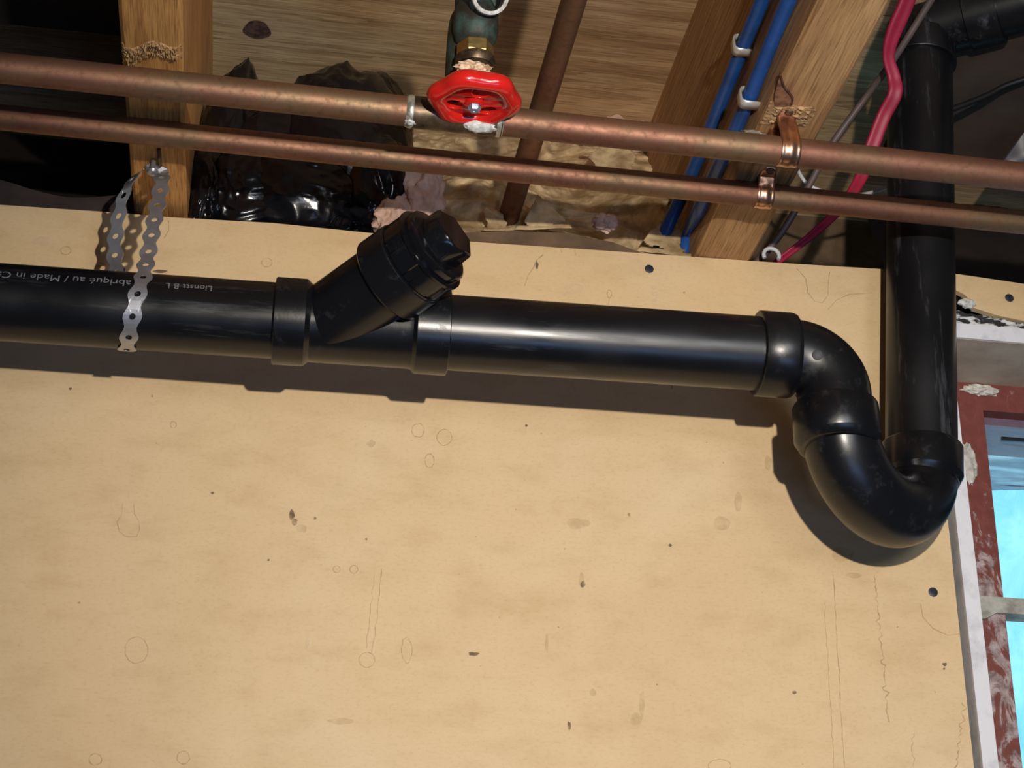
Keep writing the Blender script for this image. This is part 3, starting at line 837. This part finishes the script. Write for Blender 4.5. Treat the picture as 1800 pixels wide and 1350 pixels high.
# ------------------------------------------------------------------ cables on the right
def yline(pts): return smooth([at(x, y, y=yy) for x, y, yy in pts], 12)
bm = bmesh.new()
cab = yline([(1640, -130, -.20), (1597, -5, -.155), (1570, 60, -.13), (1562, 100, -.115), (1571, 135, -.105), (1573, 165, -.10), (1553, 205, -.085), (1532, 260, -.07), (1512, 315, -.05), (1478, 365, -.02), (1425, 415, .01), (1372, 456, .03), (1350, 475, .04)])
tube(bm, cab, [.0074-.0020*min(1, max(0, (i-20)/16))+.0010*min(1, max(0, (i-40)/16))-.0028*min(1, max(0, (i-84)/40)) for i in range(len(cab))], 28, True, lambda a: (math.cos(a)*(.30+.38*abs(math.sin(a))**1.5), math.sin(a)*1.02))
tag(own(obj('electric_cable', bm, M_cable, None, 60)), 'flat pink-red cable twisting down in front of the upright drain', 'cable')
bm = bmesh.new()
cab2 = yline([(1715, -120, -.20), (1640, -5, -.145), (1575, 98, -.10), (1530, 160, -.06), (1475, 235, -.03), (1448, 278, -.015), (1412, 345, .0), (1380, 400, .012), (1350, 440, .02), (1325, 465, .03)])
tube(bm, cab2, .0032, 16)
tag(own(obj('electric_cable', bm, M_cable2, None, 60)), 'thin grey-brown cable running diagonally beside the pink-red one', 'cable')
bm = bmesh.new()
tube(bm, yline([(1393, 272, .06), (1404, 302, .05), (1418, 322, .05), (1440, 334, .05), (1475, 343, .05), (1520, 341, .06), (1570, 325, .07), (1620, 300, .08)]), .0018, 10)
tag(own(obj('electric_wire', bm, M_white, None, 60)), 'thin white wire sagging in an arc behind the copper pipes', 'wire')
bm = bmesh.new(); rc_ = at(1356, 449, y=.006)
tube(bm, [rc_+Vector((.0072*math.cos(a), 0, .0072*math.sin(a))) for a in [PI*1.15-PI*1.3*k/16 for k in range(17)]], .0019, 10)
tag(own(obj('cable_clamp', bm, M_white, None, 60)), 'small white curved clamp at the panel top beside the right joist', 'clamp')
bm = bmesh.new()
tube(bm, yline([(1640, 205, .00), (1730, 170, -.005), (1770, 150, -.01), (1830, 132, -.02), (1900, 118, -.03)]), .0030, 10)
tag(own(obj('electric_wire', bm, M_black, None, 60)), 'black wire crossing the right bay below the black elbow', 'wire')

# ------------------------------------------------------------------ stuffing in the bays
bag = None
bm = bmesh.new()
def lobe(px, py, yy, sx, sz, sy, amp, seed, fr=1.25, rot=0):
    lump(bm, at(px, py, y=yy), (sx, sy, sz), 6, amp, fr, True, seed, Matrix.Rotation(rot, 3, 'Y'), 3)
lobe(600, 262, .060, .062, .084, .045, .14, 1)
lobe(465, 270, .062, .050, .052, .036, .14, 12)
lobe(650, 230, .072, .038, .060, .034, .14, 14)
lobe(520, 330, .042, .060, .050, .030, .15, 4)
lobe(395, 255, .055, .024, .086, .030, .20, 2, 1.2, .12)
lobe(430, 330, .045, .042, .052, .030, .20, 6)
lobe(362, 330, .040, .020, .050, .026, .22, 9)
lobe(655, 320, .050, .036, .052, .034, .16, 7)
for v in bm.verts:
    if v.co.y < .009: v.co.y = .009+(.009-v.co.y)*.05 if v.co.z < 2.262 else v.co.y
    if v.co.x < -.091: v.co.x = -.091
tag(own(obj('plastic_bag', bm, M_bag, None, 28)), 'crumpled shiny black plastic bag stuffed between the left joist and the insulation', 'bag')
# kraft faced insulation
def pj(px, py, yy): return at(px, py, y=yy)
bm = bmesh.new()
xa, xb = .108, .352
def ins(u, v):
    x = xa+(xb-xa)*u
    y = .016+.186*(v**1.15)+.010*math.sin(u*9+v*4)*v*(1-v)*4; z = 2.225+.272*v+.010*math.sin(u*7+2*v)*(1-v)
    return (x, y, z)
sheet(bm, ins, 190, 190, .0125, 15, 3)
for v in bm.verts:
    v.co.x = min(.3535, v.co.x); v.co.y = max(.0125, v.co.y)
kp_ = obj('insulation_paper', bm, M_paper, None, 40); own(kp_)
md = kp_.modifiers.new('t', 'SOLIDIFY'); md.thickness = .0012
tag(kp_, 'crumpled tan kraft paper facing of the insulation filling the middle bay', 'insulation paper')
def wool(px, py, yy, s, label, seed, amp=.3):
    bm = bmesh.new(); lump(bm, pj(px, py, yy), s, 5, amp, 2.2, False, seed, None, 6)
    for v in bm.verts: v.co.y = max(.0125, v.co.y)
    tag(own(obj('insulation_wool', bm, M_pink, None, 80)), label, 'insulation', 'pink wool tufts')
wool(742, 345, .034, (.021, .016, .034), 'pink wool tuft between the black bag and the cleanout plug', 1)
wool(692, 385, .030, (.018, .012, .022), 'dim pink wool tuft under the black bag', 2)
wool(1064, 392, .022, (.012, .007, .009), 'small pink wool tuft poking from torn paper below the pipes', 3)
wool(1090, 236, .165, (.036, .02, .013), 'pale pink wool roll under the subfloor beside the right joist', 4)
wool(975, 226, .175, (.045, .018, .009), 'pale pink wool at the top of the paper behind the dull copper pipe', 5)
# torn paper flaps
def flap(pts, base, label, seed):
    # triangular fold of paper standing up in front of the batt
    bm = bmesh.new(); P = [at(x, y, y=yy) for x, y, yy in pts]
    n = 26; g = []
    for i in range(n+1):
        row = []
        for j in range(n+1):
            u, v = i/n, j/n
            a = P[0].lerp(P[1], u); b = P[3].lerp(P[2], u); p = a.lerp(b, v)
            h = noise.noise(p*34+Vector((seed, 0, 0)))+.6*abs(noise.noise(p*80+Vector((seed, 2, 0))))
            row.append(bm.verts.new(p+Vector((.1, -1, -.3))*h*.006))
        g.append(row)
    for i in range(n):
        for j in range(n):
            u, v = (i+.5)/n*2-1, (j+.5)/n*2-1
            if (u*u+v*v)**.5 > .92+.35*noise.noise(Vector((u*1.6+seed, v*1.6, 0))) and v > -.75: continue
            bm.faces.new((g[i][j], g[i+1][j], g[i+1][j+1], g[i][j+1]))
    bmesh.ops.delete(bm, geom=[v for v in bm.verts if not v.link_faces], context='VERTS')
    for v in bm.verts: v.co.y = max(v.co.y, .0125)
    o = obj('paper_flap', bm, M_paper, None, 40); own(o); md = o.modifiers.new('t', 'SOLIDIFY'); md.thickness = .0008
    tag(o, label, 'insulation paper')
flap([(905, 402, .020), (1005, 402, .018), (958, 345, .030), (940, 342, .034)], 0, 'folded triangular kraft paper flap at the foot of the dull copper pipe', 1)
flap([(1120, 440, .018), (1222, 455, .016), (1190, 390, .028), (1160, 378, .034)], 0, 'pointed kraft paper fold beside the ends of the blue tubes', 5)
flap([(1040, 245, .075), (1125, 250, .060), (1118, 325, .050), (1030, 300, .060)], 0, 'curled kraft paper edge with a dark slit above the lower copper pipe', 9)
flap([(850, 404, .018), (905, 404, .018), (870, 360, .04), (845, 358, .04)], 0, 'narrow pale paper crease right of the cleanout plug', 12)
# left bay
bm = bmesh.new(); sheet(bm, lambda u, v: (-.75+.612*u, .06+.17*v, 2.275+.185*v), 90, 60, .008, 9, 21)  # very dark crumpled sheet across the back of the bay
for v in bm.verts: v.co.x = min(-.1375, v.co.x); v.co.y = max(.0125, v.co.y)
tag(own(obj('dark_sheet', bm, M_dark, None, 50)), 'very dark red-brown sheet filling the bay left of the left joist', 'tar paper')
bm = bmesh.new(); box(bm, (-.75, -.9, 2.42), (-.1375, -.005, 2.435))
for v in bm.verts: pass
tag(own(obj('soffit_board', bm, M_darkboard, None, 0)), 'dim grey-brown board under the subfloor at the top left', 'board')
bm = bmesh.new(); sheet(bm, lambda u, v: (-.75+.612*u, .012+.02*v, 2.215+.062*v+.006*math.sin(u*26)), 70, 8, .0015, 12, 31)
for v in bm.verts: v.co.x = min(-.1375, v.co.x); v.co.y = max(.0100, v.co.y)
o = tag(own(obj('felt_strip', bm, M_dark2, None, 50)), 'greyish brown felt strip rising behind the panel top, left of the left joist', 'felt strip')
# right bay
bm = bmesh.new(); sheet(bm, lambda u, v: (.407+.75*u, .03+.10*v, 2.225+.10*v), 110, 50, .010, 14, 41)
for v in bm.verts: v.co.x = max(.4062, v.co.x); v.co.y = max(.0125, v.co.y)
tag(own(obj('dark_sheet', bm, M_dark2, None, 50)), 'dim purple-grey paper stuffed behind the panel top to the right of the right joist', 'tar paper')
bm = bmesh.new(); sheet(bm, lambda u, v: (.60+.60*u, .165+.06*v, 2.30+.185*v), 60, 40, .008, 9, 47)  # added near-black sheet that puts the bay's deep shade into colour
tag(own(obj('shade_sheet', bm, M_dark, None, 50)), 'added near-black sheet standing in for shade deep in the bay right of the upright drain', 'shade sheet')
bm = bmesh.new()
P = [at(1742, 308, y=.05), at(1880, 330, y=.04), at(1880, 200, y=.0), at(1802, 228, y=.02)]
g = []
for i in range(25):
    row = []
    for j in range(25):
        p = P[0].lerp(P[1], i/24).lerp(P[3].lerp(P[2], i/24), j/24); p += Vector((0, -1, 0))*.006*noise.noise(p*40)
        row.append(bm.verts.new(p))
    g.append(row)
for i in range(24):
    for j in range(24): bm.faces.new((g[i][j], g[i+1][j], g[i+1][j+1], g[i][j+1]))
o = own(obj('plastic_sheet', bm, plain('grey_blue_polythene', (.045, .045, .06), .4, 0, .2, 30), None, 50)); md = o.modifiers.new('t', 'SOLIDIFY'); md.thickness = .0008
tag(o, 'grey-blue plastic sheet corner at the right edge above the copper pipes', 'plastic sheet')
bm = bmesh.new(); box(bm, (.602, -.075, 2.480), (1.2, .150, 2.4985))  # added board; its dark brown paints in the shade on the subfloor here
tag(own(obj('shade_board', bm, two('shaded_board_brown', (.055, .034, .026), (.085, .055, .04), 14, .85), None, 0)), 'added dark brown board standing in for shade on the subfloor right of the upright drain', 'board')
# lint tufts
def lint(p, s, label, seed):
    bm = bmesh.new(); lump(bm, p, s, 4, .6, 3, False, seed, None, 5)
    tag(own(obj('lint', bm, M_lint, None, 80)), label, 'lint')
lint(at(1322, 240, z=ZJ-.0015), (.010, .006, .003), 'grey lint tuft on the right joist above the copper clips', 3)

# ------------------------------------------------------------------ window corner
win = empty('window_1', (.641, .08, 2.0)); tag(win, 'window with a chipped dark red frame at the right edge', 'window', kind='structure')
YW = .078
bm = bmesh.new()
prism(bm, [(.570, 2.195), (1.3, 2.195), (1.3, 2.160), (.6435, 2.160), (.6425, 2.05), (.641, 1.9), (.640, 1.25), (.570, 1.25)], YW, YW+.03)
obj('frame', bm, M_frame, win, 20)
bm = bmesh.new(); box(bm, (.6, YW+.018, 1.25), (1.3, YW+.022, 2.19)); obj('pane', bm, M_glass, win, 0)
bm = bmesh.new()
m0, m1 = at(1740, 1050, y=YW-.004), at(1740, 1076, y=YW-.004)
prism(bm, [(.628, m0.z+.001), (1.3, m0.z), (1.3, m1.z), (.632, m1.z), (.622, m1.z-.006), (.584, m1.z-.010), (.584, m0.z)], YW-.004, YW+.016)
obj('glazing_bar', bm, M_muntin, win, 20)
# dusty polythene over the head of the glass
def filmmat():
    m, t, b = nt('dusty_polythene'); n = nz(t, 40, 5, .6, (.25, 1, 2.2), .8)
    t.links.new(ramp(t, n, [(.35, (.10, .075, .10)), (.6, (.34, .36, .42))]), b.inputs['Base Color'])
    setin(b, Roughness=.3); b.inputs['Transmission Weight'].default_value = 0
    tr = add(t, 'ShaderNodeBsdfTranslucent'); tr.inputs[0].default_value = (.60, .68, .85, 1)
    tp = add(t, 'ShaderNodeBsdfTransparent')
    mx = add(t, 'ShaderNodeMixShader'); mx.inputs[0].default_value = .45
    t.links.new(b.outputs[0], mx.inputs[1]); t.links.new(tr.outputs[0], mx.inputs[2])
    mx2 = add(t, 'ShaderNodeMixShader'); t.links.new(ramp(t, n, [(.45, (.15,)*3), (.7, (.6,)*3)]), mx2.inputs[0])
    t.links.new(mx.outputs[0], mx2.inputs[1]); t.links.new(tp.outputs[0], mx2.inputs[2])
    t.links.new(mx2.outputs[0], t.nodes['Material Output'].inputs[0]); return m
bm = bmesh.new(); z1 = at(1740, 748, y=YW+.012).z; z0 = at(1740, 862, y=YW+.012).z
sheet(bm, lambda u, v: (.6445+.65*u, YW+.0125+.002*math.sin(v*9), z1+(z0-z1)*v+.003*math.sin(u*30)*(v > .9)), 90, 40, .0016, 40, 51)
for v in bm.verts: v.co.y = min(max(v.co.y, YW+.009), YW+.0165)
obj('polythene_film', bm, filmmat(), win, 60)['label'] = 'wrinkled dusty clear plastic'
bm = bmesh.new(); q = at(1780, 772, y=YW+.008)
box(bm, (at(1760, 772, y=YW+.008).x, YW+.006, q.z-.002), (1.3, YW+.008, q.z+.001)); obj('dark_cord', bm, M_black, win, 0)
bm = bmesh.new(); box(bm, (.644, YW+.0145, z1-.001), (1.3, YW+.0170, 2.160))
obj('head_strip', bm, two('purple_grey_strip', (.13, .085, .12), (.17, .12, .16), 30, .6), win, 0)
# jamb strip and head board
bm = bmesh.new()
prism(bm, [(.5695, 2.186), (.5825, 2.186), (.5825, 1.25), (.5695, 1.25)], -.005, YW+.001)
for v in bm.verts: v.co.x += .0006*noise.noise(v.co*30)
j = obj('trim_1', bm, M_trim, None, 20); tag(j, 'white painted jamb strip between tan panel and red window frame', 'trim', kind='structure')
bm = bmesh.new(); box(bm, (.575, -.0035, 2.1875), (1.3, YW+.001, 2.2020), .0006)
h = obj('trim_2', bm, M_soffit, None, 20); tag(h, 'beige head board above the window with a white front edge', 'trim', kind='structure')
bm = bmesh.new(); box(bm, (.575, -.0050, 2.1878), (1.3, -.0034, 2.2022)); obj('front_edge', bm, M_trim, h, 0)['label'] = 'white painted edge'
# broken plaster above the head board
bm = bmesh.new(); g = []
for i in range(121):
    row = []
    for j_ in range(17):
        u, v = i/120, j_/16
        x = .571+.5*u; zt = 2.2235-.014*min(1, u*5)+.003*noise.noise(Vector((u*50, 1, 0)))
        z = 2.2022+(zt-2.2022)*v
        y = .004-.007*abs(noise.noise(Vector((x*60, 2, z*90))))-.004*abs(noise.noise(Vector((x*160, 5, z*200))))
        row.append(bm.verts.new((x, y+(.008 if v in (0, 1) else 0), z)))
    g.append(row)
for i in range(120):
    for j_ in range(16): bm.faces.new((g[i][j_], g[i+1][j_], g[i+1][j_+1], g[i][j_+1]))
tag(own(obj('broken_plaster', bm, M_plaster, None, 30)), 'crumbling black and white plaster line between tan panel and head board', 'plaster')
bm = bmesh.new(); lump(bm, at(1700, 533, y=-.002), (.0075, .004, .0045), 3, .4, 2, False, 4)
tag(own(obj('plaster_chip', bm, M_lime, None, 40)), 'small white plaster chip right of the upright drain', 'plaster')
bm = bmesh.new(); lump(bm, at(1703, 815, y=YW-.001), (.0068, .004, .019), 4, .25, 2.5, False, 8)
tag(own(obj('sealant_blob', bm, M_foam, None, 60)), 'pale dried sealant blob on the red frame beside the trap', 'sealant')
bm = bmesh.new(); lump(bm, at(1722, 686, y=YW-.001), (.016, .004, .0055), 4, .5, 2.5, False, 11)
tag(own(obj('sealant_blob', bm, M_foam, None, 60)), 'crumbly pale sealant patch on the red frame under the head board', 'sealant')

# screws in the panel
for (x, y, lb) in ((1141, 473, 'dark screw head in the tan panel above the drain'), (1774, 524, 'dark screw head in the tan panel strip above the window'), (1640, 1041, 'dark screw head in the tan panel near its right edge below the trap')):
    p = at(x, y, y=0); bm = bmesh.new()
    lathe(bm, p, (0, -1, 0), [(-.004, .0016), (-.0002, .0016), (0, .0040), (.0006, .0040), (.0009, .0034), (.0009, .0012), (.0003, .0008)], 28)
    tag(own(obj('panel_screw', bm, M_screw)), lb, 'screw')

# ------------------------------------------------------------------ daylight outside
m, t, b = nt('overcast_sky')
em = add(t, 'ShaderNodeEmission'); n = nz(t, 16, 5, .6, (1, 1, .7), .5)
t.links.new(ramp(t, n, [(.35, (.22, .62, .84)), (.65, (.42, .84, .96))]), em.inputs[0]); em.inputs[1].default_value = 1.5
t.links.new(em.outputs[0], t.nodes['Material Output'].inputs[0])
bm = bmesh.new(); box(bm, (-.3, .95, .6), (2.6, .96, 3.2))
tag(obj('sky_backdrop', bm, m, None, 0), 'bright pale cyan daylight beyond the window', 'sky', kind='structure')
